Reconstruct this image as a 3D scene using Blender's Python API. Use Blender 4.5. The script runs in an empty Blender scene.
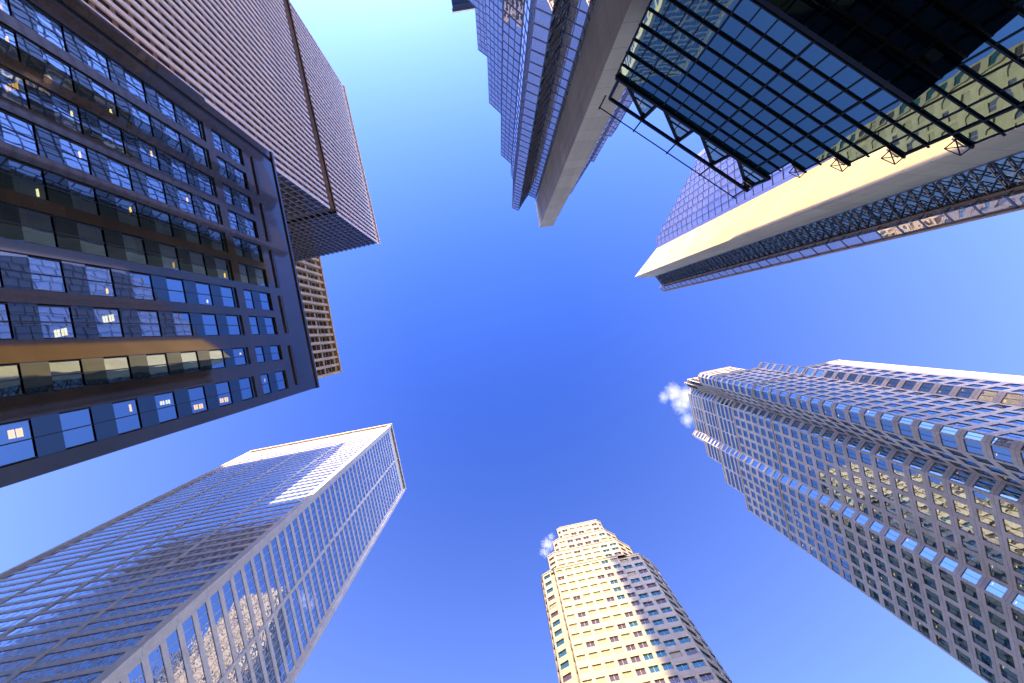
import bpy, math, random
from mathutils import Vector
random.seed(7)
R = math.radians
scene = bpy.context.scene
COL = scene.collection
F = 455.0                      # focal length in pixels of a 1024 px wide frame
VX, VY = 498.0, 330.0          # where plumb lines meet (the zenith)

def P(px, py, h):
    """plan position (metres) of a corner seen at a pixel when it is h metres above the camera"""
    return ((px - VX) * h / F, (py - VY) * h / F)

def U(pts, h):
    """plan outline given as pixel offsets from the zenith at height h"""
    return [(x * h / F, y * h / F) for x, y in pts]

# ------------------------------------------------------------------ materials
def nt(name):
    m = bpy.data.materials.new(name); m.use_nodes = True
    n = m.node_tree; n.nodes.clear()
    out = n.nodes.new('ShaderNodeOutputMaterial')
    return m, n, out

def noise_col(n, c, amt, scale, coord='Object', detail=6, rough=.6):
    tc = n.nodes.new('ShaderNodeTexCoord')
    nz = n.nodes.new('ShaderNodeTexNoise'); nz.inputs['Scale'].default_value = scale
    nz.inputs['Detail'].default_value = detail; nz.inputs['Roughness'].default_value = rough
    n.links.new(tc.outputs[coord], nz.inputs['Vector'])
    mp = n.nodes.new('ShaderNodeMapRange')
    mp.inputs['From Min'].default_value = .3; mp.inputs['From Max'].default_value = .7
    mp.inputs['To Min'].default_value = 1 - amt; mp.inputs['To Max'].default_value = 1 + amt
    n.links.new(nz.outputs['Fac'], mp.inputs['Value'])
    mx = n.nodes.new('ShaderNodeMix'); mx.data_type = 'RGBA'; mx.blend_type = 'MULTIPLY'
    mx.inputs['Factor'].default_value = 1
    mx.inputs['A'].default_value = (*c, 1)
    n.links.new(mp.outputs['Result'], mx.inputs['B'])
    return mx.outputs['Result'], nz, tc

def stone(name, c, rough=.7, amt=.18, scale=.25, ior=1.45, fine=3.0, bump=.15, streak=False, panel=None, spec=(1, 1, 1)):
    m, n, out = nt(name)
    b = n.nodes.new('ShaderNodeBsdfPrincipled')
    col, nz, tc = noise_col(n, c, amt, scale)
    nz2 = n.nodes.new('ShaderNodeTexNoise'); nz2.inputs['Scale'].default_value = fine; nz2.inputs['Detail'].default_value = 4
    if streak:
        mpn = n.nodes.new('ShaderNodeMapping'); mpn.inputs['Scale'].default_value = (1, 1, .04)
        n.links.new(tc.outputs['Object'], mpn.inputs['Vector']); n.links.new(mpn.outputs['Vector'], nz2.inputs['Vector'])
    else:
        n.links.new(tc.outputs['Object'], nz2.inputs['Vector'])
    mp = n.nodes.new('ShaderNodeMapRange'); mp.inputs['From Min'].default_value = .3; mp.inputs['From Max'].default_value = .7
    mp.inputs['To Min'].default_value = .88; mp.inputs['To Max'].default_value = 1.1
    n.links.new(nz2.outputs['Fac'], mp.inputs['Value'])
    mx = n.nodes.new('ShaderNodeMix'); mx.data_type = 'RGBA'; mx.blend_type = 'MULTIPLY'; mx.inputs['Factor'].default_value = 1
    n.links.new(col, mx.inputs['A']); n.links.new(mp.outputs['Result'], mx.inputs['B'])
    colour = mx.outputs['Result']
    if panel:
        sc_ = n.nodes.new('ShaderNodeVectorMath'); sc_.operation = 'MULTIPLY'; sc_.inputs[1].default_value = (1 / panel[0], 1 / panel[0], 1 / panel[1])
        n.links.new(tc.outputs['Object'], sc_.inputs[0])
        fl = n.nodes.new('ShaderNodeVectorMath'); fl.operation = 'FLOOR'; n.links.new(sc_.outputs[0], fl.inputs[0])
        wn = n.nodes.new('ShaderNodeTexWhiteNoise'); n.links.new(fl.outputs[0], wn.inputs['Vector'])
        r1 = n.nodes.new('ShaderNodeMapRange'); r1.inputs['To Min'].default_value = 1 - panel[2]; r1.inputs['To Max'].default_value = 1 + panel[2]
        n.links.new(wn.outputs['Value'], r1.inputs['Value'])
        fc = n.nodes.new('ShaderNodeVectorMath'); fc.operation = 'FRACTION'; n.links.new(sc_.outputs[0], fc.inputs[0])
        sp = n.nodes.new('ShaderNodeSeparateXYZ'); n.links.new(fc.outputs[0], sp.inputs[0])
        lt = n.nodes.new('ShaderNodeMath'); lt.operation = 'LESS_THAN'; lt.inputs[1].default_value = .07 / panel[1]; n.links.new(sp.outputs['Z'], lt.inputs[0])
        r2 = n.nodes.new('ShaderNodeMapRange'); r2.inputs['To Min'].default_value = 1; r2.inputs['To Max'].default_value = .55
        n.links.new(lt.outputs[0], r2.inputs['Value'])
        mm = n.nodes.new('ShaderNodeMath'); mm.operation = 'MULTIPLY'; n.links.new(r1.outputs['Result'], mm.inputs[0]); n.links.new(r2.outputs['Result'], mm.inputs[1])
        m2 = n.nodes.new('ShaderNodeMix'); m2.data_type = 'RGBA'; m2.blend_type = 'MULTIPLY'; m2.inputs['Factor'].default_value = 1
        n.links.new(colour, m2.inputs['A']); n.links.new(mm.outputs[0], m2.inputs['B']); colour = m2.outputs['Result']
    n.links.new(colour, b.inputs['Base Color'])
    b.inputs['Roughness'].default_value = rough; b.inputs['IOR'].default_value = ior
    b.inputs['Specular Tint'].default_value = (*spec, 1)
    if bump:
        bp = n.nodes.new('ShaderNodeBump'); bp.inputs['Strength'].default_value = bump; bp.inputs['Distance'].default_value = .02
        n.links.new(nz2.outputs['Fac'], bp.inputs['Height']); n.links.new(bp.outputs['Normal'], b.inputs['Normal'])
    n.links.new(b.outputs[0], out.inputs[0])
    return m

def mirror(name, body, tint, refl, rough=.015, wob=.06, wscale=.35, see=0.0, seecol=(.5, .6, .6)):
    """coated window glass: a tinted mirror coat over a dark body, see = how much of the room shows through"""
    m, n, out = nt(name)
    d = n.nodes.new('ShaderNodeBsdfDiffuse'); d.inputs['Color'].default_value = (*body, 1)
    g = n.nodes.new('ShaderNodeBsdfGlossy'); g.inputs['Color'].default_value = (*tint, 1); g.inputs['Roughness'].default_value = rough
    tc = n.nodes.new('ShaderNodeTexCoord'); nz = n.nodes.new('ShaderNodeTexNoise')
    nz.inputs['Scale'].default_value = wscale; nz.inputs['Detail'].default_value = 2
    n.links.new(tc.outputs['Object'], nz.inputs['Vector'])
    bp = n.nodes.new('ShaderNodeBump'); bp.inputs['Strength'].default_value = wob; bp.inputs['Distance'].default_value = .35
    n.links.new(nz.outputs['Fac'], bp.inputs['Height']); n.links.new(bp.outputs['Normal'], g.inputs['Normal'])
    base = d.outputs[0]
    if see > 0:
        t = n.nodes.new('ShaderNodeBsdfTransparent'); t.inputs['Color'].default_value = (*seecol, 1)
        ms = n.nodes.new('ShaderNodeMixShader'); ms.inputs[0].default_value = see
        n.links.new(base, ms.inputs[1]); n.links.new(t.outputs[0], ms.inputs[2]); base = ms.outputs[0]
    fr = n.nodes.new('ShaderNodeFresnel'); fr.inputs['IOR'].default_value = 1.5
    mr = n.nodes.new('ShaderNodeMapRange'); mr.inputs['To Min'].default_value = refl; mr.inputs['To Max'].default_value = 1.0
    n.links.new(fr.outputs[0], mr.inputs['Value'])
    mx = n.nodes.new('ShaderNodeMixShader'); n.links.new(mr.outputs['Result'], mx.inputs[0])
    n.links.new(base, mx.inputs[1]); n.links.new(g.outputs[0], mx.inputs[2])
    n.links.new(mx.outputs[0], out.inputs[0])
    return m

def plain(name, c, rough=.5, metal=0.0, amt=.1, scale=1.0, ior=1.45):
    m, n, out = nt(name)
    b = n.nodes.new('ShaderNodeBsdfPrincipled')
    col, _, _ = noise_col(n, c, amt, scale)
    n.links.new(col, b.inputs['Base Color'])
    b.inputs['Roughness'].default_value = rough; b.inputs['Metallic'].default_value = metal; b.inputs['IOR'].default_value = ior
    n.links.new(b.outputs[0], out.inputs[0])
    return m

def lamp_mat(name, c, s):
    m, n, out = nt(name)
    e = n.nodes.new('ShaderNodeEmission'); e.inputs[0].default_value = (*c, 1); e.inputs[1].default_value = s
    n.links.new(e.outputs[0], out.inputs[0]); return m

M = {}
M['black_granite'] = stone('polished_dark_granite', (.030, .020, .013), rough=.05, amt=.45, scale=.15, ior=1.75, fine=9, bump=0, panel=(2.4, 2.65, .14), spec=(1, .80, .56))
M['dark_panel'] = mirror('dark_spandrel_glass', (.008, .013, .012), (.6, .75, .8), .10, wob=.03, wscale=.3)
M['glass_dark'] = mirror('teal_window_glass', (.004, .018, .022), (.62, .86, 1.0), .40, see=.62, seecol=(.45, .6, .6), wob=.025, wscale=.35)
M['glass_e'] = mirror('blue_window_glass', (.004, .036, .036), (.74, .92, .96), .42, see=.55, seecol=(.5, .6, .6), wob=.045, wscale=.35)
M['glass_d'] = mirror('sunlit_brown_window_glass', (.05, .03, .018), (.7, .75, .7), .07, see=0, wob=.045, wscale=.35)  # brown tone the dark panes take in the sun
M['glass_d_shade'] = mirror('shaded_teal_window_glass', (.012, .05, .05), (.5, .8, .8), .10, wob=.045, wscale=.35)  # shaded twin of the brown glass: cast shade put into the colour
M['blind'] = stone('drawn_cream_blind_behind_glass', (.20, .16, .075), rough=.25, amt=.12, scale=.6, ior=1.5, bump=0)
M['glass_c'] = mirror('clear_blue_window_glass', (.03, .10, .24), (.84, .93, 1.0), .46, wob=.12, wscale=.5)
M['glass_b'] = mirror('bronze_window_glass', (.006, .006, .008), (.5, .5, .6), .10, wob=.05)
M['glass_gold'] = mirror('gold_coated_glass', (.30, .23, .18), (.95, .90, .90), .52, wob=.05, wscale=.3)
M['glass_lattice'] = mirror('smoky_glass', (.03, .035, .02), (.62, .66, .5), .42, wob=.2, wscale=.9)
M['glass_atrium'] = mirror('dark_atrium_glass', (.001, .018, .026), (.27, .41, .40), .44, wob=.045, wscale=.3)
M['room'] = plain('dim_room', (.03, .03, .03), rough=.9)
M['frame_dark'] = plain('dark_anodised_frame', (.010, .010, .010), rough=.4)
M['steel_black'] = plain('black_painted_steel', (.005, .006, .009), rough=.6, ior=1.2)
M['granite_pink'] = stone('pinkish_grey_granite', (.47, .35, .25), rough=.55, amt=.14, scale=.12, fine=4, panel=(1.3, 1.55, .09))
M['granite_cream'] = stone('cream_granite', (.225, .185, .118), rough=.55, amt=.10, scale=.12, fine=4, panel=(1.3, 1.6, .09))
M['white_metal'] = stone('white_metal_cladding', (.60, .49, .375), rough=.42, amt=.07, scale=.1, fine=2, bump=.03, panel=(1.6, 5.0, .05))
M['rib'] = stone('pale_bronze_rib', (.78, .58, .43), rough=.45, amt=.12, scale=.2, fine=3, bump=.03)
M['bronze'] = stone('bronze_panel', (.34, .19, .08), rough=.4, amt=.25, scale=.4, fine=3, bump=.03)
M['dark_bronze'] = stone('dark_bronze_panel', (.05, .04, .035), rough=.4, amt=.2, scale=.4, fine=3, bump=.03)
M['bronze_warm'] = stone('brown_bronze_panel', (.22, .125, .055), rough=.45, amt=.25, scale=.4, fine=3, bump=.03)  # spandrel brown lightened to carry warm reflected light
M['louvre'] = stone('tan_louvre_metal', (.32, .20, .095), rough=.45, amt=.2, scale=.3, fine=3, bump=.03)
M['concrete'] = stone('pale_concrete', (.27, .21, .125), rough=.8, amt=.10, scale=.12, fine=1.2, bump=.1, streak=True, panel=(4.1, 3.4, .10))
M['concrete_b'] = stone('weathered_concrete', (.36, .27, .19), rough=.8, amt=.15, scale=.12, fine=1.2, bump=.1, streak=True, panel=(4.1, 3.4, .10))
M['roof'] = stone('roof_gravel', (.2, .19, .18), rough=.9)
M['black_tower'] = stone('black_steel_cladding', (.015, .016, .018), rough=.3, amt=.2)
M['lamp'] = lamp_mat('warm_ceiling_light', (1.0, .45, .0), 2.0)
M['lamp_dim'] = lamp_mat('dim_warm_ceiling_light', (1.0, .42, .0), .9)
M['lamp_white'] = lamp_mat('pale_ceiling_light', (1.0, .70, .30), 1.5)
M['paving'] = stone('plaza_paving', (.28, .26, .24), rough=.8, amt=.2, scale=.3)
M['asphalt'] = stone('asphalt', (.05, .05, .052), rough=.85, amt=.25, scale=.8)
M['line_paint'] = stone('road_paint', (.7, .68, .6), rough=.7, amt=.1)

# ------------------------------------------------------------------ mesh helper
class MB:
    def __init__(s, dedupe=True):
        s.v = []; s.f = []; s.mi = []; s.d = {} if dedupe else None; s.mats = []
    def m(s, mat):
        if mat not in s.mats: s.mats.append(mat)
        return s.mats.index(mat)
    def vi(s, p):
        if s.d is None:
            s.v.append(tuple(p)); return len(s.v) - 1
        k = (round(p[0], 3), round(p[1], 3), round(p[2], 3))
        i = s.d.get(k)
        if i is None:
            i = len(s.v); s.v.append(tuple(p)); s.d[k] = i
        return i
    def face(s, pts, mat):
        ids = [s.vi(p) for p in pts]
        if len(set(ids)) < len(ids): return
        s.f.append(ids); s.mi.append(s.m(mat))
    def box(s, o, ax, ay, az, mat):
        """o corner, three edge vectors"""
        o, ax, ay, az = map(Vector, (o, ax, ay, az))
        if ax.cross(ay).dot(az) < 0: ax, ay = ay, ax
        c = [o, o + ax, o + ax + ay, o + ay]; t = [p + az for p in c]
        s.face(c[::-1], mat); s.face(t, mat)
        for i in range(4):
            j = (i + 1) % 4
            s.face([c[i], c[j], t[j], t[i]], mat)
    def bar(s, a, b, w, h, mat, up=Vector((0, 0, 1))):
        a, b = Vector(a), Vector(b); d = (b - a)
        if d.length < 1e-4: return
        dn = d.normalized()
        if abs(dn.dot(up)) > .95: up = Vector((1, 0, 0))
        x = dn.cross(up).normalized(); y = x.cross(dn).normalized()
        s.box(a - x * w / 2 - y * h / 2, x * w, y * h, d, mat)
    def tube(s, pts, r, mat, n=6):
        pts = [Vector(p) for p in pts]; rings = []
        for i, p in enumerate(pts):
            d = (pts[min(i + 1, len(pts) - 1)] - pts[max(i - 1, 0)]).normalized()
            up = Vector((0, 0, 1)) if abs(d.z) < .9 else Vector((1, 0, 0))
            x = d.cross(up).normalized(); y = d.cross(x)
            rings.append([p + x * r * math.cos(2 * math.pi * k / n) + y * r * math.sin(2 * math.pi * k / n) for k in range(n)])
        for a, b in zip(rings, rings[1:]):
            for k in range(n):
                s.face([a[k], a[(k + 1) % n], b[(k + 1) % n], b[k]], mat)
        s.face(rings[0], mat); s.face(rings[-1][::-1], mat)
    def build(s, name, parent=None, origin=None):
        me = bpy.data.meshes.new(name)
        o = Vector(origin) if origin is not None else Vector((0, 0, 0))
        me.from_pydata([(v[0] - o.x, v[1] - o.y, v[2] - o.z) for v in s.v], [], s.f)
        for mt in s.mats: me.materials.append(mt)
        for p, i in zip(me.polygons, s.mi): p.material_index = i
        me.update()
        ob = bpy.data.objects.new(name, me); COL.objects.link(ob)
        ob.location = o
        if parent is not None:
            ob.parent = parent
            ob.location = o - parent.location if parent.parent is None else o - (parent.location + parent.parent.location)
        return ob

GZ = -1.6
def thing(name, label, cat, loc, group=None):
    o = bpy.data.objects.new(name, None); COL.objects.link(o)
    o.location = loc; o.empty_display_size = 2
    o['label'] = label; o['category'] = cat
    if group: o['group'] = group
    return o

# ------------------------------------------------------------------ facade helper
def orient(poly):
    a = sum(poly[i][0] * poly[(i + 1) % len(poly)][1] - poly[(i + 1) % len(poly)][0] * poly[i][1] for i in range(len(poly)))
    return 1 if a > 0 else -1

class Frame:
    """a vertical face from p0 to p1, n = outward"""
    def __init__(s, p0, p1, sgn):
        s.p0 = Vector((p0[0], p0[1], 0)); d = Vector((p1[0], p1[1], 0)) - s.p0
        s.L = d.length; s.t = d.normalized(); s.n = Vector((s.t.y, -s.t.x, 0)) * sgn
        s.sgn = sgn
    def at(s, u, z, d=0.0):
        v = s.p0 + s.t * u - s.n * d; return Vector((v.x, v.y, z))
    def quad(s, u0, u1, z0, z1, d=0.0):
        q = [s.at(u0, z0, d), s.at(u1, z0, d), s.at(u1, z1, d), s.at(u0, z1, d)]
        return q if s.sgn > 0 else q[::-1]

def grid_wall(mb, fr, us, zs, opn, rec, mat, matrev=None):
    matrev = matrev or mat
    nu, nz = len(us) - 1, len(zs) - 1
    for i in range(nu):
        for j in range(nz):
            if not opn(i, j):
                mb.face(fr.quad(us[i], us[i + 1], zs[j], zs[j + 1]), mat)
                continue
            u0, u1, z0, z1 = us[i], us[i + 1], zs[j], zs[j + 1]
            if i == 0 or not opn(i - 1, j): mb.face([fr.at(u0, z0), fr.at(u0, z0, rec), fr.at(u0, z1, rec), fr.at(u0, z1)], matrev)
            if i == nu - 1 or not opn(i + 1, j): mb.face([fr.at(u1, z0, rec), fr.at(u1, z0), fr.at(u1, z1), fr.at(u1, z1, rec)], matrev)
            if j == 0 or not opn(i, j - 1): mb.face([fr.at(u0, z0), fr.at(u1, z0), fr.at(u1, z0, rec), fr.at(u0, z0, rec)], matrev)
            if j == nz - 1 or not opn(i, j + 1): mb.face([fr.at(u0, z1, rec), fr.at(u1, z1, rec), fr.at(u1, z1), fr.at(u0, z1)], matrev)

class Pane:
    def __init__(s, fr, u0, u1, z0, z1, rec, glass, nv=1, nh=0, room=0.0, lamp=0, bar=.06, frame=None, jit=.003):
        s.__dict__.update(locals()); del s.__dict__['s']
        pr = []
        for u in (u0, u1):
            for z in (z0, z1):
                v = fr.at(u, z, rec); zz = max(v.z, .5)
                pr.append((VX + F * v.x / zz, VY + F * v.y / zz))
        q = [pr[0], pr[2], pr[3], pr[1]]
        s.area = abs(sum(q[i][0] * q[(i + 1) % 4][1] - q[(i + 1) % 4][0] * q[i][1] for i in range(4))) / 2
        cx = sum(p[0] for p in q) / 4; cy = sum(p[1] for p in q) / 4
        s.cx, s.cy = cx, cy
        vis = 0 <= cx < 1024 and 0 <= cy < 683
        # outward normal towards the camera?
        c = fr.at((u0 + u1) / 2, (z0 + z1) / 2, rec)
        if fr.n.dot(-Vector((c.x, c.y, 0))) <= 0: vis = False
        s.vis = vis
    def add(s, mb):
        fr, rec = s.fr, s.rec
        w, h = s.u1 - s.u0, s.z1 - s.z0
        k = s.jit
        a, b, c = random.uniform(-k, k) * w, random.uniform(-k, k) * h, 0
        pts = []
        for (u, z, du, dz) in ((s.u0, s.z0, -1, -1), (s.u1, s.z0, 1, -1), (s.u1, s.z1, 1, 1), (s.u0, s.z1, -1, 1)):
            pts.append(fr.at(u, z, rec + (du * a + dz * b) * .5))
        if fr.sgn < 0: pts = pts[::-1]
        mb.face(pts, s.glass)
        if s.room > 0:
            r = s.room
            A = [fr.at(s.u0, s.z0, rec + .03), fr.at(s.u1, s.z0, rec + .03), fr.at(s.u1, s.z1, rec + .03), fr.at(s.u0, s.z1, rec + .03)]
            B = [fr.at(s.u0, s.z0, rec + r), fr.at(s.u1, s.z0, rec + r), fr.at(s.u1, s.z1, rec + r), fr.at(s.u0, s.z1, rec + r)]
            mb.face(B, M['room'])
            for i in range(4):
                j = (i + 1) % 4; mb.face([A[i], A[j], B[j], B[i]], M['room'])
        if s.frame is not None:
            bw = s.bar
            for q in range(1, s.nv + 1):
                u = s.u0 + w * q / (s.nv + 1)
                mb.box(fr.at(u - bw / 2, s.z0, rec), fr.t * bw, fr.n * .03, (0, 0, h), s.frame)
            for q in range(1, s.nh + 1):
                z = s.z0 + h * q / (s.nh + 1)
                mb.box(fr.at(s.u0, z - bw / 2, rec), fr.t * w, fr.n * .045, (0, 0, bw), s.frame)
            # edge frame
            for (uu, ww) in ((s.u0, bw * .8), (s.u1 - bw * .8, bw * .8)):
                mb.box(fr.at(uu, s.z0, rec), fr.t * ww, fr.n * .06, (0, 0, h), s.frame)
    def lamp_mb(s):
        mb = MB(); fr = s.fr
        h = s.z1 - s.z0; w = s.u1 - s.u0
        if s.lamp == 1:
            spots = [(random.choice((.25, .72)), .12)]
        else:
            x = random.choice((.22, .7)); spots = [(x, .10), (x, .42)]
        lm = random.choice((M['lamp'], M['lamp'], M['lamp_dim'], M['lamp_white']))
        lw = w * random.uniform(.13, .24)
        for fx, fd in spots:
            for dd in ((0, .14) if s.lamp == 2 else (0,)):
                mb.box(fr.at(s.u0 + w * fx - w * .1, s.z1 - .25, s.rec + fd + dd), fr.t * lw, -fr.n * .08, (0, 0, .05), lm)
        return mb

def finish_windows(root, panes, name='window', rest='window_wall', cap=100):
    vis = sorted([p for p in panes if p.vis], key=lambda p: -p.area)
    top = set(id(p) for p in vis[:cap])
    far = MB(dedupe=False); lampsfar = MB(dedupe=False); nl = 0
    for p in panes:
        if id(p) in top:
            mb = MB(); p.add(mb)
            o = mb.build(name, root, origin=p.fr.at((p.u0 + p.u1) / 2, p.z0, p.rec))
            if p.lamp:
                p.lamp_mb().build('ceiling_light', o)
        else:
            p.add(far)
            if p.lamp:
                q = p.lamp_mb()
                for f in q.f: lampsfar.face([q.v[i] for i in f], q.mats[0])
                nl += 1
    if far.f:
        o = far.build(rest, root); o['kind'] = 'stuff'
    if nl:
        o = lampsfar.build('room_lights', root); o['kind'] = 'stuff'

def punched(mb, panes, fr, z0, z1, nb, nf, wf, hf, rec, wallm, glass, u0=0, u1=None, nv=1, nh=0, room=0, lampf=None, frame=None, bar=.06, jit=.003, sill=.5, glassf=None, revm=None):
    """wall with nb x nf punched windows"""
    u1 = fr.L if u1 is None else u1
    us = [u0]; cw = (u1 - u0) / nb
    for i in range(nb): us += [u0 + cw * (i + .5 - wf / 2), u0 + cw * (i + .5 + wf / 2)]
    us.append(u1)
    zs = [z0]; ch = (z1 - z0) / nf
    for j in range(nf):
        g = ch * (1 - hf)
        zs += [z0 + ch * j + g * sill, z0 + ch * j + g * sill + ch * hf]
    zs.append(z1)
    if u0 > 0: mb.face(fr.quad(0, u0, z0, z1), wallm)
    if u1 < fr.L: mb.face(fr.quad(u1, fr.L, z0, z1), wallm)
    grid_wall(mb, fr, us, zs, lambda i, j: i % 2 == 1 and j % 2 == 1, rec, wallm, revm)
    for i in range(nb):
        for j in range(nf):
            g = glassf(i, j) if glassf else glass
            lp = lampf(i, j) if lampf else 0
            panes.append(Pane(fr, us[2 * i + 1], us[2 * i + 2], zs[2 * j + 1], zs[2 * j + 2], rec, g, nv, nh, room, lp, bar, frame, jit))

def frames(poly):
    s = orient(poly)
    return [Frame(poly[i], poly[(i + 1) % len(poly)], s) for i in range(len(poly))]

def cap(mb, poly, z, mat):
    pts = [(x, y, z) for x, y in poly]
    if orient(poly) < 0: pts = pts[::-1]
    mb.face(pts, mat)

# ================================================================== A: dark granite block on the left
def build_granite_block():
    H = 45.0
    S, N = P(317, 387.5, H), P(270, 152, H)
    root = thing('office_block', 'low dark polished granite block with columns of recessed windows, nearest on the left', 'office building', (S[0], S[1], GZ))
    tdir = Vector((N[0] - S[0], N[1] - S[1], 0)); L = tdir.length
    back = 8.5
    nrm = Vector((-(tdir.y), tdir.x, 0)).normalized()
    if nrm.dot(Vector((1, 0, 0))) < 0: nrm = -nrm
    poly = [S, N, (N[0] - nrm.x * back, N[1] - nrm.y * back), (S[0] - nrm.x * back, S[1] - nrm.y * back)]
    fr = frames(poly)[0]
    wall = MB(); g = M['black_granite']; panes = []; panels = MB()
    # window columns as fractions from the south end to the north end
    c = lambda y: (.305 - y) / (.305 + .98) * L
    cols = [(.268, .182), (.132, .062), (.012, -.07), (-.100, -.184), (-.212, -.297), (-.328, -.411), (-.442, -.525), (-.556, -.640), (-.672, -.755), (-.786, -.870)]
    us = [0.0]
    for a, b in cols: us += [c(a), c(b)]
    us += [c(-.918), c(-.942), L]
    pitch = H / 17.0
    wz = .56
    def zrow(j): return j * pitch + pitch * .22
    z13 = zrow(13) - pitch * .32
    z14a = zrow(13) + .12; z14b = zrow(14) + pitch * wz + .15
    zsl0, zsl1 = zrow(15) + .55, zrow(15) + 1.05
    zs = [GZ, 2.2, z13, z14a, z14b, zsl0, zsl1, H]
    def opn(i, j):
        col = i % 2 == 1 and i < 21
        if i == 21 and j >= 1: return True          # dark slot by the north corner
        if not col: return False
        ci = i // 2
        if j == 1: return True
        if j == 3: return True
        if j == 5: return False
        return False
    rec = .13
    grid_wall(wall, fr, us, zs, opn, rec, g)
    # back of the dark slot
    wall.face(fr.quad(us[21], us[22], zs[1], zs[-1], rec), M['frame_dark'])
    # shade of slots put in as raised dark strips, one per pair of columns
    for k in range(0, 10, 2):
        ua, ub = c(cols[k][0]) + .1, c(cols[k + 1][1]) - .1
        wall.box(fr.at(ua, zsl0, -.004), fr.t * (ub - ua), fr.n * .03, (0, 0, zsl1 - zsl0), M['frame_dark'])
        wall.box(fr.at(ua, zsl0 - .1, -.004), fr.t * (ub - ua), fr.n * .12, (0, 0, .1), g)
    lamps = {(0, 6): 2, (0, 8): 1, (0, 9): 2, (0, 10): 2, (0, 11): 2, (0, 13): 1, (2, 6): 2, (2, 7): 2, (2, 8): 2, (3, 8): 1, (3, 11): 1, (4, 10): 1, (4, 12): 1, (5, 7): 1, (5, 9): 1,
             (6, 6): 2, (6, 8): 1, (7, 6): 2, (7, 7): 2, (7, 8): 1, (8, 6): 2, (8, 7): 1, (9, 7): 2, (5, 6): 1, (6, 11): 1, (7, 10): 1, (8, 9): 1, (1, 12): 1}
    for ci in range(10):
        u0, u1 = us[2 * ci + 1], us[2 * ci + 2]
        zprev = zs[1]
        for j in range(1, 15):
            a, b = zrow(j), zrow(j) + pitch * wz
            if j == 13: zprev = z14a
            a0 = max(a, zprev)
            if a0 > zprev + .02:
                panels.face(fr.quad(u0, u1, zprev, a0, rec - .03), M['dark_panel'])
                panels.face([fr.at(u0, a0, rec - .03), fr.at(u1, a0, rec - .03), fr.at(u1, a0, rec), fr.at(u0, a0, rec)], M['dark_panel'])
                panels.box(fr.at((u0 + u1) / 2 - .02, zprev, rec - .03), fr.t * .04, fr.n * .01, (0, 0, a0 - zprev), M['frame_dark'])
            top = z13 if j == 12 else (z14b if j == 14 else None)
            b1 = min(b, z13) if j == 12 else b
            panes.append(Pane(fr, u0 + .03, u1 - .03, a0 + .02, b1 - .02, rec + .03, M['glass_dark'], 1, 0, 1.0, lamps.get((ci, j), 0), .05, M['frame_dark'], .004))
            zprev = b1
            if top and b1 < top: panels.face(fr.quad(u0, u1, b1, top, rec - .03), M['dark_panel'])
    # sides, back, roof
    for f2 in frames(poly)[1:]:
        wall.face(f2.quad(0, f2.L, GZ, H), g)
    cap(wall, poly, H, M['roof'])
    wall.build('wall', root)
    # coping
    cp = MB()
    cp.box(fr.at(-.05, H + .003, -.12), fr.t * (L + .1), -fr.n * .6, (0, 0, .35), g)
    cp.build('coping', root)
    # two lower pilaster strips past the north corner
    ps = MB()
    ps.box(fr.at(L + .003, GZ, .25), fr.t * .55, -fr.n * 3, (0, 0, 35.5 - GZ), g)
    ps.build('corner_pilaster', root)
    sp = panels.build('spandrel_panels', root); sp['kind'] = 'stuff'
    finish_windows(root, panes, 'window', 'upper_windows', 100)
build_granite_block()

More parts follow.
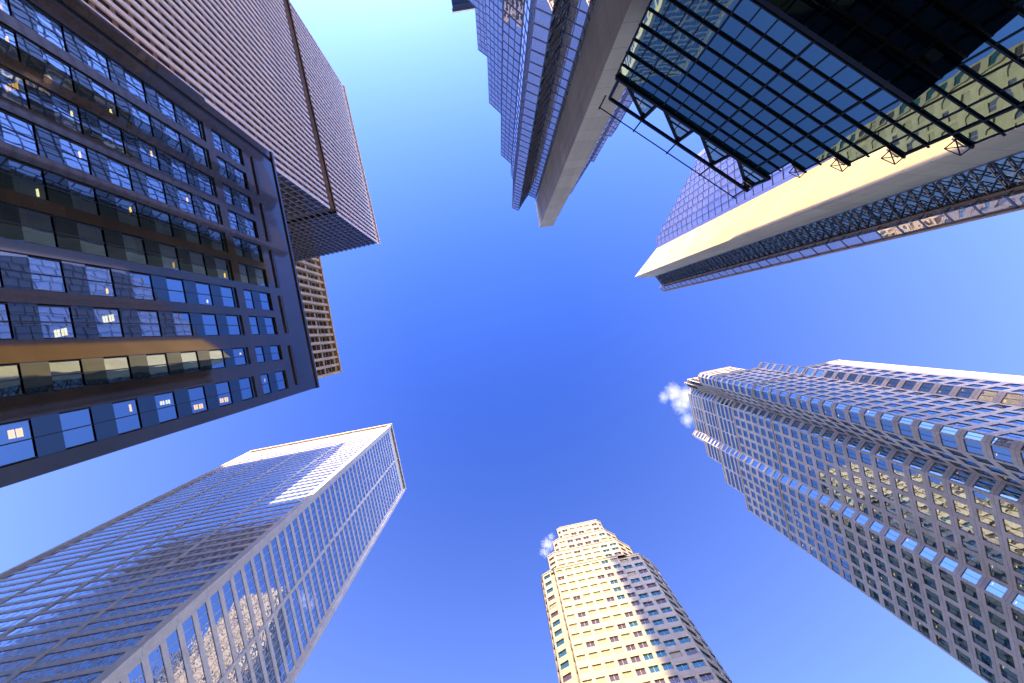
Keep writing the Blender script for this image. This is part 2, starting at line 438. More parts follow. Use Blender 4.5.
# ================================================================== B: ribbed tower, top left
def build_ribbed_tower():
    H = 112.0
    S, N = P(378, 243, H), P(342, 85, H)
    root = thing('ribbed_tower', 'tall boxy tower with pinkish metal ribs and a dark mechanical band, upper left', 'skyscraper', (S[0], S[1], GZ))
    t = Vector((N[0] - S[0], N[1] - S[1], 0)).normalized(); n = Vector((-t.y, t.x, 0)); n = n if n.x > 0 else -n
    D = 34.0
    poly = [S, N, (N[0] - n.x * D, N[1] - n.y * D), (S[0] - n.x * D, S[1] - n.y * D)]
    fs = frames(poly)
    wall = MB(); panes = []
    zb0, zb1 = 79.6, 83.2
    nf = 50; L = fs[0].L
    for fi in (0, 3):
        f = fs[fi]; nb = 37 if fi == 0 else 30  # south face in dark bronze: its shadow is put into the colour
        for (za, zb) in ((GZ, zb0), (zb1, H - 1.2)):
            k = max(1, round((zb - za) / 2.1))
            punched(wall, panes, f, za, zb, nb, k, .62, .74, .06, M['bronze_warm'] if fi == 0 else M['dark_bronze'], M['glass_b'], frame=None, jit=.003)
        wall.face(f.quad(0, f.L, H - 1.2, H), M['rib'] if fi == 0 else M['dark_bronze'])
        # recessed plant-floor band
        wall.face(f.quad(0, f.L, zb0, zb1, .5), M['dark_bronze'])
        wall.face([f.at(0, zb0), f.at(f.L, zb0), f.at(f.L, zb0, .5), f.at(0, zb0, .5)], M['dark_bronze'])
        wall.face([f.at(0, zb1, .5), f.at(f.L, zb1, .5), f.at(f.L, zb1), f.at(0, zb1)], M['dark_bronze'])
    for fi in (1, 2):
        wall.face(fs[fi].quad(0, fs[fi].L, GZ, H), M['dark_bronze'])
    cap(wall, poly, H, M['roof'])
    wall.build('wall', root)
    # ribs
    f = fs[0]
    for i in range(38):
        mb = MB(); u = f.L * i / 37.0
        w = .42
        for za, zb in ((GZ, zb0 - .05), (zb1 + .05, H + .3)):
            mb.box(f.at(u - w / 2, za, -.002), f.t * w, f.n * .16, (0, 0, zb - za), M['rib'])
        mb.build('rib', root, origin=f.at(u, GZ))
    f = fs[3]
    for i in range(1, 30):
        mb = MB(); u = f.L * i / 30.0
        mb.box(f.at(u - .1, GZ, -.002), f.t * .2, f.n * .22, (0, 0, H - GZ), M['dark_bronze'])
        mb.build('mullion', root, origin=f.at(u, GZ))
    # louvre blades of the plant floor
    lv = MB()
    for k in range(6):
        z = zb0 + .35 + k * .55
        lv.box(fs[0].at(.3, z, .48), fs[0].t * (fs[0].L - .6), fs[0].n * .3, (0, 0, .1), M['bronze'])
    o = lv.build('plant_floor_louvres', root)
    rim = MB(); rim.box(fs[0].at(0, H + .3, -.45), fs[0].t * fs[0].L, -fs[0].n * 1.2, (0, 0, .5), M['rib']); rim.build('parapet', root)
    finish_windows(root, panes, 'window', 'window_wall', 100)
build_ribbed_tower()

# ================================================================== F: tan louvred tower behind the granite block
def build_louvred_tower():
    H = 145.0
    S, N = P(338, 372, H), P(314, 246, H)
    root = thing('louvred_tower', 'tan louvred tower top rising just behind the dark granite block', 'skyscraper', (S[0], S[1], GZ))
    t = Vector((N[0] - S[0], N[1] - S[1], 0)).normalized(); n = Vector((-t.y, t.x, 0)); n = n if n.x > 0 else -n
    D = 62.0
    poly = [S, N, (N[0] - n.x * D, N[1] - n.y * D), (S[0] - n.x * D, S[1] - n.y * D)]
    fs = frames(poly); wall = MB(); panes = []
    for fi in (0, 3):
        f = fs[fi]; nb = 17 if fi == 0 else 12
        punched(wall, panes, f, GZ, 118, nb, 30, .7 if fi == 0 else .88, .62 if fi == 0 else .8, .3 if fi == 0 else .08, M['bronze'], M['glass_b'] if fi == 0 else M['glass_c'], jit=.003)  # hidden south face: blue glass added to brighten its reflection in the banded tower
        punched(wall, panes, f, 118, 143.6, nb, 3, .62, .86, 1.1, M['louvre'], M['glass_b'], jit=.002)
        wall.face(f.quad(0, f.L, 143.6, H), M['louvre'])
        for i in range(nb):
            for k in range(3):
                for q in range(1, 3):
                    z = 118 + (143.6 - 118) / 3 * (k + q / 3.0)
                    wall.box(f.at(f.L / nb * (i + .19), z, 1.0), f.t * (f.L / nb * .62), f.n * .7, (0, 0, .35), M['louvre'])
    for fi in (1, 2): wall.face(fs[fi].quad(0, fs[fi].L, GZ, H), M['bronze'])
    cap(wall, poly, H, M['roof'])
    wall.build('wall', root)
    f = fs[0]
    for i in range(18):
        mb = MB(); u = f.L * i / 17.0
        mb.box(f.at(u - .35, 112, -.003), f.t * .7, f.n * .8, (0, 0, H - 112), M['louvre'])
        mb.build('pier', root, origin=f.at(u, 112))
    rim = MB(); rim.box(f.at(-.3, H + .003, -1.0), f.t * (f.L + .6), -f.n * 2, (0, 0, 1.0), M['louvre']); rim.build('parapet', root)
    finish_windows(root, panes, 'louvre_opening', 'window_wall', 60)
build_louvred_tower()

# ================================================================== C: white banded tower, lower left
def build_banded_tower():
    H = 150.0
    A, B, W = P(390, 426, H), P(404, 490, H), P(250, 453, H)
    X = (B[0] + W[0] - A[0], B[1] + W[1] - A[1])
    root = thing('banded_tower', 'white metal tower with ribbon windows in bands, lower left, half in shadow', 'skyscraper', (A[0], A[1], GZ))
    poly = [W, A, B, X]
    fs = frames(poly); wall = MB(); panes = []
    wm = M['white_metal']; nf = 60
    top = 147.0
    # north face four bays, east face two bays
    for f, nb in ((fs[0], 4), (fs[1], 2)):
        cp = 1.0
        us = [0, cp]; bw = (f.L - 2 * cp) / nb
        for i in range(nb):
            us += [cp + bw * i + .22, cp + bw * (i + 1) - .22]
        us += [f.L - cp, f.L]
        us = sorted(set(round(u, 4) for u in us))
        # us: 0, cp, (w0,w1)*nb, L-cp, L
        zs = [GZ]; ch = (top - GZ) / nf
        hf = .67
        for j in range(nf): zs += [GZ + ch * j + ch * .19, GZ + ch * j + ch * (.19 + hf)]
        zs += [top, H]
        win = set(2 + 2 * i for i in range(nb))
        grid_wall(wall, f, us, zs, lambda i, j: i in win and j % 2 == 1 and j < 2 * nf, .07, wm)
        for i in win:
            for j in range(nf):
                panes.append(Pane(f, us[i], us[i + 1], zs[2 * j + 1], zs[2 * j + 2], .07, M['glass_c'], 7, 0, 0, 0, .06, wm, .0015))
    for f in fs[2:]: wall.face(f.quad(0, f.L, GZ, H), wm)
    cap(wall, poly, H, M['roof'])
    wall.build('wall', root)
    # proud vertical piers: corners and bay lines
    for f, nb in ((fs[0], 4), (fs[1], 2)):
        bw = (f.L - 2) / nb
        for i in range(1, nb):
            mb = MB(); u = 1 + bw * i
            mb.box(f.at(u - .22, GZ, -.003), f.t * .44, f.n * .12, (0, 0, H - GZ), wm); mb.build('pier', root, origin=f.at(u, GZ))
    f0, f1 = fs[0], fs[1]
    mb = MB(); c = f0.at(f0.L, GZ)
    mb.box(c - f0.t * .7 + f0.n * .003, f0.t * 1.2, f0.n * .3 , (0, 0, H - GZ), wm)
    mb.box(c + f1.t * .003 + f1.n * .003, f1.t * .7, f1.n * .297, (0, 0, H - GZ), wm)
    mb.build('corner_pier', root)
    mb = MB(); mb.box(f1.at(f1.L - .6, GZ, -.003), f1.t * .7, f1.n * .5, (0, 0, H - GZ), wm); mb.build('corner_pier', root)
    mb = MB(); mb.box(f0.at(-.1, GZ, -.003), f0.t * .7, f0.n * .5, (0, 0, H - GZ), wm); mb.build('corner_pier', root)
    rim = MB()
    rim.box(f0.at(-.2, H + .003, -.6), f0.t * (f0.L + .8), -f0.n * 1.6, (0, 0, .9), wm)
    rim.box(f1.at(1.01, H + .003, -.6), f1.t * (f1.L - .9), -f1.n * 1.6, (0, 0, .9), wm)
    rim.build('cornice', root)
    finish_windows(root, panes, 'ribbon_window', 'ribbon_windows', 100)
build_banded_tower()

# ================================================================== D: cream stepped tower, bottom centre
def build_cream_tower():
    s = 126.0
    root = thing('stepped_tower', 'cream stone tower with stepped crown glowing in sun, bottom centre', 'skyscraper', (*U([(95, 250)], s)[0], GZ))
    g = M['granite_cream']
    yN = lambda x: 226 + (119 - x) * .215
    body = [(43.5, 252), (44.5, 246), (52.5, 241.2), (53.2, 244.6), (55.6, 244.1), (56.2, yN(56.2)), (119, 226), (119.6, 228.8), (141, 224.2), (152, 232), (160.5, 241), (178, 318), (60, 345)]
    def tier(x1, x2, chl, chr_):
        return [(x1 - chl * .8, yN(x1) + chl * 1.7), (x1 - chl, yN(x1) + chl * .7), (x1, yN(x1) + .15), (x2, yN(x2) + .15), (x2 + chr_, yN(x2) + chr_ * .55), (x2 + chr_ * 1.6, yN(x2) + chr_ * 1.6), (x2 + 12, yN(x2) + 58), (x1 + 14, yN(x1) + 62)]
    tiers = [(body, GZ, 126.0, 'wall', 39), (tier(60, 126, 7, 15), 126, 135, 'crown_tier', 3), (tier(67, 120, 5, 13), 135, 142.5, 'crown_tier', 2), (tier(74, 117, 4, 5), 142.5, 150, 'crown_tier', 2)]
    panes = []
    rnd = random.Random(3)
    for poly_px, z0, z1, nm, nf in tiers:
        poly = U(poly_px, s); mb = MB()
        for i, f in enumerate(frames(poly)):
            facing = f.n.y < .5
            if not facing or f.L < 1.2:
                mb.face(f.quad(0, f.L, z0, z1), g); continue
            nb = max(1, round(f.L / 2.55))
            sunny = f.n.y < -.9
            xc = ((f.p0 + f.t * f.L / 2).x) * 455 / s
            def gf(i, j, sunny=sunny, f=f, nb=nb, xc=xc):
                east = (i + .5) / nb > .78 if f.L > 14 else xc > 119  # panes past the cast-shadow edge: shade painted by the choice of glass
                if east or not sunny: return M['blind'] if rnd.random() < .06 else (M['glass_d_shade'] if rnd.random() < .6 else M['glass_d'])
                return M['blind'] if rnd.random() < .68 else M['glass_d']
            wf = .74 if f.L > 2 else .6
            par = .9 if nm != 'wall' else 0
            punched(mb, panes, f, z0, z1 - par, nb, nf, wf, .5, .22, g, M['glass_d'], nv=1, glassf=gf, room=0, frame=M['granite_cream'] if sunny else M['frame_dark'], bar=.09, jit=.006,
                    lampf=None)
            if par: mb.face(f.quad(0, f.L, z1 - par, z1), g)
        cap(mb, poly, z1, M['roof'])
        mb.build(nm, root)
    # roof cornices of each tier
    for poly_px, z0, z1, nm, nf in tiers:
        mb = MB(); poly = U(poly_px, s)
        for f in frames(poly):
            if f.n.y < .6: mb.box(f.at(0, z1 + .003, -.15), f.t * f.L, -f.n * .5, (0, 0, .45), g)
        mb.build('cornice', root)
    finish_windows(root, panes, 'window', 'upper_windows', 100)
build_cream_tower()

# ================================================================== E: big stepped granite tower, right
def build_granite_tower():
    H = 150.0; K = H / 207.0 * .3045
    sc = lambda pts: [(x * K, y * K) for x, y in pts]
    pl = dict(a=(355.6, 31.2), b=(339, 34.8), c=(320, 38.9), d=(315, 46.2), e=(266.1, 56.7), f=(263.2, 61), g=(265.6, 69.7), h=(288.3, 86.5), i=(283, 94.2), j=(294.7, 148.6), k=(290, 155.4), l=(303.6, 218.6))
    root = thing('notched_tower', 'grey granite tower with notched corners and gridded blue windows, right side', 'skyscraper', (300 * K, 130 * K, GZ))
    g = M['granite_pink']
    t1 = [pl[q] for q in 'abcdefghijkl'] + [(430, 245), (430, 70)]
    t2 = [pl[q] for q in 'cdefghijkl'] + [(410, 235), (410, 85)]
    mid = [pl[q] for q in 'ghijk']
    tiers = [(t1, GZ, 104, 'wall', 34), (t2, 104, 121.5, 'wall', 6),
             ([(305, 48.6), pl['e'], pl['f']] + mid + [(299.8, 200.8), (400, 215), (400, 85)], 121.5, 131.5, 'crown_tier', 4),
             ([(286, 65.4)] + mid + [(294.6, 176.8), (395, 195), (395, 110)], 131.5, 140.5, 'crown_tier', 4),
             ([(302, 76), (277, 78.3)] + mid[1:] + [(290.6, 158.4), (390, 175), (390, 120)], 140.5, 149, 'crown_tier', 4)]
    panes = []
    rnd = random.Random(11)
    for poly_px, z0, z1, nm, nf in tiers:
        poly = sc(poly_px); mb = MB()
        nvis = len(poly_px) - 3
        for i, f in enumerate(frames(poly)):
            if i >= nvis:
                mb.face(f.quad(0, f.L, z0, z1), g); continue
            if f.L < .8 or (i == 0 and z0 < 50):
                mb.face(f.quad(0, f.L, z0, z1), g); continue
            crown = nm == 'crown_tier'
            nb = max(1, round(f.L / (4.5 if crown else 2.4)))
            west = f.n.x < -.7
            def lf(i, j, west=west, z0=z0):
                if z0 > 50: return 0
                r = rnd.random()
                return 1 if r < (.30 if west else .2) else 0
            def gf(i, j):
                return M['blind2'] if rnd.random() < .02 else M['glass_e']
            punched(mb, panes, f, z0, z1 - (.8 if crown else 0), nb, nf,   .9 if crown else (.86 if nb == 1 else .70), .66, .1, g, M['glass_e'], nv=1, room=.9, lampf=lf, frame=M['frame_dark'], bar=.05, jit=.006)
            if crown: mb.face(f.quad(0, f.L, z1 - .8, z1), g)
        cap(mb, poly, z1, M['roof'])
        mb.build(nm, root)
    for poly_px, z0, z1, nm, nf in tiers:
        mb = MB(); poly = sc(poly_px)
        for i, f in enumerate(frames(poly)):
            if i < len(poly_px) - 3: mb.box(f.at(0, z1 + .003, -.15), f.t * f.L, -f.n * .5, (0, 0, .4), g)
        mb.build('cornice', root)
    finish_windows(root, panes, 'window', 'upper_windows', 100)
build_granite_tower()

# ================================================================== gold glass towers with concrete fins, top
def lattice(mb, f, z0, z1, step, mat, w=.14, u0=0, u1=None):
    u1 = f.L if u1 is None else u1
    z = z0
    while z < z1 - step * .5:
        zt = min(z + step, z1)
        mb.bar(f.at(u0, z, -.08), f.at(u1, zt, -.08), w, w, mat)
        mb.bar(f.at(u1, z, -.2), f.at(u0, zt, -.2), w, w, mat)
        mb.bar(f.at(u0, z, -.1), f.at(u1, z, -.1), w * 1.2, w, M['bronze'])
        z = zt

def build_gold_tower_near():
    H = 112.0
    root = thing('gold_glass_tower', 'sawtooth glass tower with a dark concrete fin at its corner, top centre', 'skyscraper', (*U([(60, -200)], H)[0], GZ))
    fin = [(55, -104), (41.5, -102.5), (37.7, -127), (50, -150), (62, -126)]
    mb = MB(); poly = U(fin, H)
    for i, f in enumerate(frames(poly)):
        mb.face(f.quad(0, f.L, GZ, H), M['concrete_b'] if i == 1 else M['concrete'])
    cap(mb, poly, H, M['concrete'])
    mb.build('concrete_fin', root)
    Hg = 111.0
    gl = [(38.2, -128), (37, -131.5), (30, -135), (20.5, -119), (14, -122), (14.8, -150), (12.6, -157), (13, -166), (2.8, -175), (2.8, -216), (-9, -227), (-9.4, -272), (-20, -280), (-22, -322), (-34, -334), (-38, -380)]
    right = [(120, -300), (124, -214), (118, -200), (113, -193), (110, -194), (96, -168), (93, -168.5), (77, -143), (74, -137.5), (63, -127)]
    poly_px = gl + right
    poly = U(poly_px, Hg)
    wall = MB(); panes = []; lat = MB()
    fs = frames(poly)
    for i, f in enumerate(fs):
        if i == len(gl) - 1 or i == len(poly_px) - 1 or f.L < .4:
            wall.face(f.quad(0, f.L, GZ, Hg), M['glass_gold']); continue
        lattice_face = i == 2
        nb = max(1, round(f.L / (1.6 if i in (3,) else .95)))
        gm = M['glass_lattice'] if lattice_face else M['glass_gold']
        punched(wall, panes, f, GZ, Hg - .3, nb, 54, .92, .92, .05, M['frame_blue'] if not lattice_face else M['frame_dark'], gm, frame=None, jit=.012)
        wall.face(f.quad(0, f.L, Hg - .3, Hg), M['frame_blue'])
        if lattice_face: lattice(lat, f, GZ + 2, Hg - 1, 2.6, M['frame_blue'], w=.09, u0=.15, u1=f.L - .15)
    cap(wall, poly, Hg, M['roof'])
    wall.build('curtain_wall', root)
    lat.build('lattice', root)
    finish_windows(root, panes, 'glass_pane', 'glass_panes', 100)

def build_gold_tower_far():
    H = 140.0
    root = thing('gold_glass_tower', 'glass tower with a sunlit yellow concrete fin behind the dark atrium, upper right', 'skyscraper', (*U([(180, -90)], H)[0], GZ))
    fin = [(159, -82), (136.5, -53), (152.5, -52.2), (168, -62)]
    mb = MB(); poly = U(fin, H)
    for f in frames(poly): mb.face(f.quad(0, f.L, GZ, H), M['concrete'])
    cap(mb, poly, H, M['concrete'])
    mb.build('concrete_fin', root)
    Hg = 139.0
    tooth = []
    n = 9
    a, b = Vector((159.5, -84)), Vector((203, -168))
    for k in range(n):
        p = a + (b - a) * (k / n); q = a + (b - a) * ((k + 1) / n)
        tooth += [(p.x, p.y), (p.x - 1.0, q.y - 1.2)]
    tooth.reverse()
    south = [(153, -52.8), (157, -53.2), (163.8, -45), (161.2, -42.2), (165, -38.6)]
    poly_px = tooth + [(160, -80)] + south + [(212, -70), (200, -176)]
    poly = U(poly_px, Hg)
    wall = MB(); panes = []; lat = MB()
    fs = frames(poly)
    for i, f in enumerate(fs):
        if i >= len(poly_px) - 3 or f.L < .35 or (len(tooth) - 1) <= i <= len(tooth):
            wall.face(f.quad(0, f.L, GZ, Hg), M['glass_gold']); continue
        k = i - len(tooth) - 1
        lattice_face = k == 1
        nb = max(1, round(f.L / 1.3))
        gm = M['glass_lattice'] if lattice_face else M['glass_gold']
        punched(wall, panes, f, GZ, Hg - .3, nb, 46, .93, .93, .05, M['frame_blue'] if not lattice_face else M['frame_dark'], gm, frame=None, jit=.012)
        wall.face(f.quad(0, f.L, Hg - .3, Hg), M['bronze'])
        if lattice_face:
            lattice(lat, f, GZ + 2, Hg - 1, 1.7, M['frame_dark'], w=.09, u0=.1, u1=f.L * .48)
            lattice(lat, f, GZ + 2, Hg - 1, 1.7, M['frame_dark'], w=.09, u0=f.L * .52, u1=f.L - .1)
    cap(wall, poly, Hg, M['roof'])
    wall.build('curtain_wall', root)
    lat.build('lattice', root)
    tr = MB()
    for k in (1, 3):
        f = fs[len(tooth) + 1 + k]
        tr.box(f.at(f.L - .12, GZ, -.06), f.t * .24, f.n * .18, (0, 0, Hg - GZ), M['bronze'])
    tr.build('corner_trim', root)
    finish_windows(root, panes, 'glass_pane', 'glass_panes', 100)
M['frame_blue'] = plain('slate_blue_frame', (.10, .11, .17), rough=.4, metal=.3)
build_gold_tower_near()
build_gold_tower_far()

# ================================================================== dark distant tower, top edge
def build_black_tower():
    H = 250.0
    c = P(453, 11, H)
    root = thing('black_tower', 'sliver of a black tower behind the sawtooth glass, at the top edge', 'skyscraper', (c[0], c[1], GZ))
    t = Vector((.985, -.17, 0)); n = Vector((-.17, -.985, 0))
    W, D = 17, 30
    poly = [c, (c[0] + t.x * W, c[1] + t.y * W), (c[0] + t.x * W + n.x * D, c[1] + t.y * W + n.y * D), (c[0] + n.x * D, c[1] + n.y * D)]
    mb = MB(); panes = []
    for i, f in enumerate(frames(poly)):
        if i in (0, 3):
            punched(mb, panes, f, GZ, H - 4, 12, 60, .7, .6, .2, M['black_tower'], M['glass_b'])
            mb.face(f.quad(0, f.L, H - 4, H), M['black_tower'])
        else: mb.face(f.quad(0, f.L, GZ, H), M['black_tower'])
    cap(mb, poly, H, M['roof']); mb.build('wall', root)
    f = frames(poly)[0]
    rim = MB(); rim.box(f.at(-.4, H + .003, -.5), f.t * (W + .4), -f.n * 2, (0, 0, 1.2), M['white_metal']); rim.build('parapet', root)
    finish_windows(root, panes, 'window', 'window_wall', 20)
build_black_tower()

# ================================================================== dark glass atrium with its steel
def build_atrium():
    H = 36.0; d = 22.0
    n = Vector((-.556, .831, 0)); uv = Vector((.831, .556, 0))
    root = thing('glass_atrium', 'dark glass atrium with black steel grid and jagged truss edge, upper right', 'atrium', tuple(-n * d + uv * 5 + Vector((0, 0, GZ))))
    def W(u, z, off=0.0):
        v = -n * d + uv * u + n * off; return Vector((v.x, v.y, z))
    class FR: pass
    fr = Frame((W(-3.4, 0).x, W(-3.4, 0).y), (W(16, 0).x, W(16, 0).y), 1)
    if fr.n.dot(n) < 0: fr = Frame((W(-3.4, 0).x, W(-3.4, 0).y), (W(16, 0).x, W(16, 0).y), -1)
    step = 1.5; pw = 1.1
    u0 = -3.4
    def right_end(z):      # stepped right-hand end
        for zt, u in ((33.0, 10.96), (30.0, 12.05), (27.0, 13.1), (24.0, 14.2)):
            if z >= zt - .01: return u
        return 15.3
    st = M['steel_black']
    panes = []
    z = H; rows = []
    while z > 2:
        rows.append((max(z - step, GZ), z)); z -= step
    for (za, zb) in rows:
        ue = right_end(za)
        k = 0
        u = u0
        while u < ue - .05:
            u2 = min(u + pw, ue)
            panes.append(Pane(fr, u - u0, u2 - u0, za, zb, 0.0, M['glass_atrium'], jit=.006))
            u = u2
    # back wall (keeps the hall dark behind)
    bk = MB(); bk.box(W(u0, GZ, -3.2), uv * 13.9, n * .3, (0, 0, H - GZ - .2), M['room']); bk.box(W(u0 + 13.902, GZ, -3.2), uv * 4.7, n * .3, (0, 0, 24 - GZ), M['room']); bk.build('rear_wall', root)
    # horizontal beams
    for r, (za, zb) in enumerate(rows):
        mb = MB(); ue = right_end(za) + .2
        dp = .11 if r % 2 == 0 else .075
        mb.box(W(u0 - .1, zb - .05, .02), uv * (ue - u0 + .1), n * dp, (0, 0, .10), st)
        mb.build('transom', root, origin=W(u0, zb))
    # verticals, each as high as the glass at its place
    k = 0; u = u0
    while u < 15.4:
        zt = H if u <= 10.97 else 33.0 if u <= 12.06 else 30.0 if u <= 13.12 else 27.0 if u <= 14.22 else 24.0
        big = k % 4 == 0
        mb = MB(); w = .12 if big else .08
        mb.box(W(u - w / 2, GZ, .015), uv * w, n * (.09 if big else .04), (0, 0, zt - GZ - .06), st)
        mb.build('mullion', root, origin=W(u, GZ))
        u += pw; k += 1
    # jagged top truss
    zb, zr = 38.95, 40.6
    mb = MB(); mb.bar(W(-3.1, zb, .2), W(11.2, zb, .2), .22, .24, st); mb.build('truss_chord', root)
    mb = MB(); mb.bar(W(-3.4, H + .05, .1), W(11.2, H + .05, .1), .3, .3, st); mb.build('top_beam', root)
    mb = MB(); mb.tube([W(-3.6, zr, .45), W(11.1, zr, .45)], .055, st, 8); mb.build('guard_rail', root)
    tips = [.24, 3.8, 7.35, 10.9]
    for tp in tips:
        a, b = tp - 2.75, tp + .32
        g = MB(); 
        pa, pb, pc = W(a, H + .1, 0), W(b, H + .1, 0), W(tp, zb, 0)
        g.face([pa, pb, pc], M['glass_lattice']); 
        g.bar(W(a + .9, H + .1, .03), W(a + 1.0, H + 1.0, .03), .05, .05, st); g.bar(W(tp - .9, H + .1, .03), W(tp - .85, H + 1.9, .03), .05, .05, st); g.bar(W(a+1.2, H + 1.1, .03), W(tp+.2, H + 1.1, .03), .05, .05, st)
        g.build('triangular_pane', root)
        s1 = MB(); s1.bar(pa, pc, .2, .2, st); s1.build('brace', root)
        s1 = MB(); s1.bar(pb, pc, .24, .24, st); s1.build('brace', root)
        s1 = MB(); s1.bar(W(tp, zb, .2), W(tp - .05, zr + .25, .45), .09, .09, st); s1.build('rail_post', root)
    s1 = MB(); s1.bar(W(-3.1, H, .1), W(-3.1, zb, .2), .2, .2, st); s1.build('brace', root)
    s1 = MB(); s1.bar(W(-3.5, zb, .2), W(-3.5, zr + .3, .45), .1, .1, st); s1.build('rail_post', root)
    # curved brackets at every step of the right-hand end
    for (us_, zs_) in ((10.96, 38.0), (12.05, 33.0), (13.1, 30.0), (14.2, 27.0), (15.3, 24.0)):
        br = MB()
        p0 = W(us_ - .8, zs_ - .1, .1); p1 = W(us_ - .6, zs_ + .75, .3); p2 = W(us_ + .2, zs_ + .55, .3); p3 = W(us_ + .05, zs_ - .2, .1)
        br.tube([p0, p1], .035, st); br.tube([p3, p2], .035, st); br.tube([p0 + Vector((0, 0, .2)), p2], .035, st)
        arc = []
        for q in range(9):
            f = q / 8.0
            m = p1.lerp(p2, f); arc.append(m + Vector((0, 0, .12 * math.sin(math.pi * f))) + n * (.15 * math.sin(math.pi * f)))
        br.tube([p1, p2], .03, st); br.tube([p3, p1], .03, st); br.build('curved_bracket', root)
        fl = MB(); fl.box(W(us_ - 1.0, zs_ - .05, .05), uv * 1.1, n * .12, (0, 0, .09), st); fl.build('bracket_plate', root)
        tl = MB(); tl.bar(W(us_ - .9, zs_ + .2, .12), W(us_ - .05, zs_ + .2, .12), .07, .06, M['white_metal']); tl.build('light_strip', root)
    # dark canopy projecting from the wall
    zc = 18.0
    Kp = Vector((417 * zc / F, -230 * zc / F, 0)); K1 = Kp - uv * 26
    e = Vector((.771, -.637, 0)); K2 = Kp + e * 5.3; K3 = K2 - uv * 26
    cp = MB()
    top = [Vector((p.x, p.y, zc + .25)) for p in (Kp, K2, K3, K1)]; bot = [Vector((p.x, p.y, zc)) for p in (Kp, K2, K3, K1)]
    cp.face(bot, M['canopy_glass']); cp.face(top[::-1], st)
    for i in range(4):
        j = (i + 1) % 4; cp.face([bot[i], bot[j], top[j], top[i]], st)
    cv = cp.build('canopy', root)
    gb = MB()
    for q in range(1, 20):
        a = bot[0] - uv * (q * 1.3); gb.bar(a + Vector((0, 0, -.05)), a + e * 5.2 + Vector((0, 0, -.05)), .07, .08, st)
    for q in range(1, 4):
        a = bot[0] + e * (1.3 * q); gb.bar(a + Vector((0, 0, -.06)), a - uv * 25.8 + Vector((0, 0, -.06)), .12, .1, st)
    gb.build('soffit_grid', cv)
    for q in range(7):
        pl = MB(); a = bot[0] - uv * (1.2 + q * 3.4) + e * (1.6 + (q % 2) * 1.4)
        pl.box(a + Vector((0, 0, -.12)), uv * .5, e * .5, (0, 0, .1), M['frame_dark']); pl.build('soffit_lamp', cv)
    finish_windows(root, panes, 'glass_pane', 'glass_panes', 100)
M['canopy_glass'] = mirror('black_soffit_glass', (.001, .002, .004), (.3, .4, .5), .05, wob=.045, wscale=.35)
build_atrium()

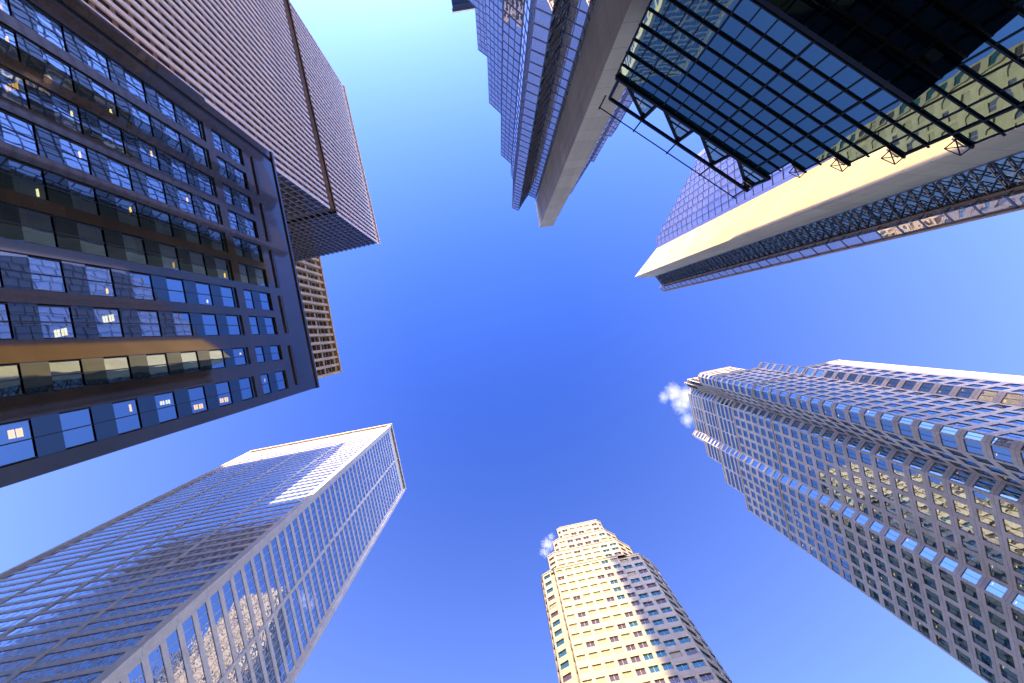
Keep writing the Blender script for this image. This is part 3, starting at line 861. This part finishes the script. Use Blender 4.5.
# ================================================================== steam plumes
def steam(name, label, pts, dens):
    mb = MB()
    c0 = Vector(pts[0][0])
    # one lumpy closed volume hull around the puffs
    lo = [min(p[0][i] - p[1] for p in pts) for i in range(3)]; hi = [max(p[0][i] + p[1] for p in pts) for i in range(3)]
    c = Vector([(a + b) / 2 for a, b in zip(lo, hi)]); r = Vector([(b - a) / 2 for a, b in zip(lo, hi)])
    N = 14
    rings = []
    for i in range(1, N):
        th = math.pi * i / N
        rings.append([c + Vector((r.x * math.sin(th) * math.cos(2 * math.pi * k / 24), r.y * math.sin(th) * math.sin(2 * math.pi * k / 24), r.z * math.cos(th))) for k in range(24)])
    m, nd, out = nt(name + '_vapour')
    for a, b in zip(rings, rings[1:]):
        for k in range(24): mb.face([a[k], b[k], b[(k + 1) % 24], a[(k + 1) % 24]], m)
    mb.face(rings[0], m); mb.face(rings[-1][::-1], m)
    o = mb.build(name, None, origin=c)
    o['label'] = label; o['category'] = 'steam'; o['group'] = 'steam plumes on the towers'
    tc = nd.nodes.new('ShaderNodeTexCoord')
    # sum of soft balls minus noise
    acc = None
    for p, rad in pts:
        vm = nd.nodes.new('ShaderNodeVectorMath'); vm.operation = 'DISTANCE'
        vm.inputs[1].default_value = tuple(Vector(p) - c)
        nd.links.new(tc.outputs['Object'], vm.inputs[0])
        mr = nd.nodes.new('ShaderNodeMapRange'); mr.inputs['From Min'].default_value = 0; mr.inputs['From Max'].default_value = rad
        mr.inputs['To Min'].default_value = 1; mr.inputs['To Max'].default_value = 0
        nd.links.new(vm.outputs['Value'], mr.inputs['Value'])
        if acc is None: acc = mr.outputs['Result']
        else:
            mx = nd.nodes.new('ShaderNodeMath'); mx.operation = 'MAXIMUM'
            nd.links.new(acc, mx.inputs[0]); nd.links.new(mr.outputs['Result'], mx.inputs[1]); acc = mx.outputs[0]
    nz = nd.nodes.new('ShaderNodeTexNoise'); nz.inputs['Scale'].default_value = 2.6 / (sum(q[1] for q in pts) / len(pts)); nz.inputs['Detail'].default_value = 6; nz.inputs['Roughness'].default_value = .65
    nd.links.new(tc.outputs['Object'], nz.inputs['Vector'])
    sb = nd.nodes.new('ShaderNodeMath'); sb.operation = 'SUBTRACT'
    ml = nd.nodes.new('ShaderNodeMath'); ml.operation = 'MULTIPLY'; ml.inputs[1].default_value = 1.35
    nd.links.new(nz.outputs['Fac'], ml.inputs[0])
    nd.links.new(acc, sb.inputs[0]); nd.links.new(ml.outputs[0], sb.inputs[1])
    sb2 = nd.nodes.new('ShaderNodeMath'); sb2.operation = 'ADD'; sb2.inputs[1].default_value = .24
    nd.links.new(sb.outputs[0], sb2.inputs[0])
    md = nd.nodes.new('ShaderNodeMath'); md.operation = 'MULTIPLY'; md.inputs[1].default_value = dens; md.use_clamp = False
    cl = nd.nodes.new('ShaderNodeClamp'); nd.links.new(sb2.outputs[0], cl.inputs['Value']); nd.links.new(cl.outputs[0], md.inputs[0])
    pv = nd.nodes.new('ShaderNodeVolumePrincipled'); pv.inputs['Color'].default_value = (.97, .97, .97, 1); pv.inputs['Anisotropy'].default_value = .2
    nd.links.new(md.outputs[0], pv.inputs['Density']); nd.links.new(pv.outputs[0], out.inputs['Volume'])
    return o
def at(px, py, z): return (*P(px, py, z), z)
steam('steam_plume', 'puff of white steam drifting off the crown of the notched granite tower', [(at(687, 396, 153), 6.6), (at(674, 393, 154), 6.0), (at(682, 405, 152), 6.0), (at(688, 420, 152), 4.6), (at(664, 398, 156), 3.6)], .24)
steam('steam_plume', 'thin wisp of steam at the left shoulder of the cream stepped tower', [(at(548, 545, 156), 4.4), (at(545, 552, 155), 3.4), (at(551, 537, 157), 2.8)], .3)

# ================================================================== ground (under the camera)
def sheet(name, x0, y0, x1, y1, z, mat):
    mb = MB(); mb.face([(x0, y0, z), (x1, y0, z), (x1, y1, z), (x0, y1, z)], mat)
    o = mb.build(name); o['kind'] = 'structure'; return o
sheet('ground', -3000, -3000, 3000, 3000, GZ - .15, M['asphalt'])
def slab(name, poly, z0, z1, mat):
    mb = MB(); s = orient(poly)
    for f in frames(poly): mb.face(f.quad(0, f.L, z0, z1), mat)
    cap(mb, poly, z1, mat); o = mb.build(name); o['kind'] = 'structure'; return o
slab('plaza', [(-14, -10), (34, -5), (40, 24), (-10, 22)], GZ - .15, GZ + .0, M['paving'])
o = MB()
for k in range(12):
    o.face([(-40 + k * 8, 30 - k * 1.7, GZ - .146), (-36 + k * 8, 29.15 - k * 1.7, GZ - .146), (-36 + k * 8, 29.3 - k * 1.7, GZ - .146), (-40 + k * 8, 30.15 - k * 1.7, GZ - .146)], M['line_paint'])
ob = o.build('road_markings'); ob['kind'] = 'structure'

# ================================================================== camera, light, sky
cam = bpy.data.cameras.new('camera'); co = bpy.data.objects.new('camera', cam); COL.objects.link(co)
co.location = (0, 0, 0); co.rotation_euler = (math.pi, 0, 0)
cam.sensor_width = 36; cam.lens = F * 36 / 1024
cam.shift_x = (512 - VX) / 1024; cam.shift_y = -(341.5 - VY) / 1024
cam.clip_start = .05; cam.clip_end = 8000
scene.camera = co

EL = R(27.0); sx, sy = -.227, -.9739
to_sun = Vector((sx * math.cos(EL), sy * math.cos(EL), math.sin(EL)))
sl = bpy.data.lights.new('sun', 'SUN'); sl.energy = 5.0; sl.angle = R(.5); sl.color = (1.0, .72, .31)
so = bpy.data.objects.new('sun', sl); COL.objects.link(so)
so.rotation_euler = to_sun.to_track_quat('Z', 'Y').to_euler()
so.location = to_sun * 400

w = bpy.data.worlds.new('World'); scene.world = w; w.use_nodes = True
nd = w.node_tree; nd.nodes.clear()
sky = nd.nodes.new('ShaderNodeTexSky'); sky.sky_type = 'NISHITA'; sky.sun_disc = False
sky.sun_elevation = EL; sky.sun_rotation = math.atan2(sx, sy)
sky.altitude = 0; sky.air_density = 1.0; sky.dust_density = 0.5; sky.ozone_density = 3.0
gm = nd.nodes.new('ShaderNodeGamma'); gm.inputs['Gamma'].default_value = 1.75
bg = nd.nodes.new('ShaderNodeBackground'); bg.inputs['Strength'].default_value = .086
wo = nd.nodes.new('ShaderNodeOutputWorld')
nd.links.new(sky.outputs[0], gm.inputs['Color']); tint = nd.nodes.new('ShaderNodeMix'); tint.data_type = 'RGBA'; tint.blend_type = 'MULTIPLY'; tint.inputs['Factor'].default_value = 1.0
tint.inputs['B'].default_value = (.76, .715, 1.0, 1)
nd.links.new(gm.outputs[0], tint.inputs['A']); wc = nd.nodes.new('ShaderNodeTexCoord'); sep = nd.nodes.new('ShaderNodeSeparateXYZ'); nd.links.new(wc.outputs['Generated'], sep.inputs[0])
hz = nd.nodes.new('ShaderNodeMapRange'); hz.inputs['From Min'].default_value = 0.0; hz.inputs['From Max'].default_value = .985
hz.inputs['To Min'].default_value = 1.0; hz.inputs['To Max'].default_value = 0.0
nd.links.new(sep.outputs['Z'], hz.inputs['Value'])
hc = nd.nodes.new('ShaderNodeMix'); hc.data_type = 'RGBA'; hc.blend_type = 'MULTIPLY'; hc.inputs['Factor'].default_value = 1.0
hc.inputs['A'].default_value = (1.45, 1.60, .7, 1); nd.links.new(hz.outputs['Result'], hc.inputs['B'])
ad = nd.nodes.new('ShaderNodeMix'); ad.data_type = 'RGBA'; ad.blend_type = 'ADD'; ad.inputs['Factor'].default_value = 1.0
nd.links.new(tint.outputs['Result'], ad.inputs['A']); nd.links.new(hc.outputs['Result'], ad.inputs['B'])
nd.links.new(ad.outputs['Result'], bg.inputs[0]); nd.links.new(bg.outputs[0], wo.inputs[0])

vs = scene.view_settings
vs.view_transform = 'Standard'; vs.look = 'None'; vs.exposure = 1.9; vs.gamma = 1.0; vs.use_curve_mapping = False
scene.cycles.max_bounces = 8; scene.cycles.glossy_bounces = 4; scene.cycles.transparent_max_bounces = 6; scene.cycles.diffuse_bounces = 3
scene.cycles.volume_bounces = 2; scene.cycles.volume_step_rate = 1.0
scene.cycles.use_denoising = True
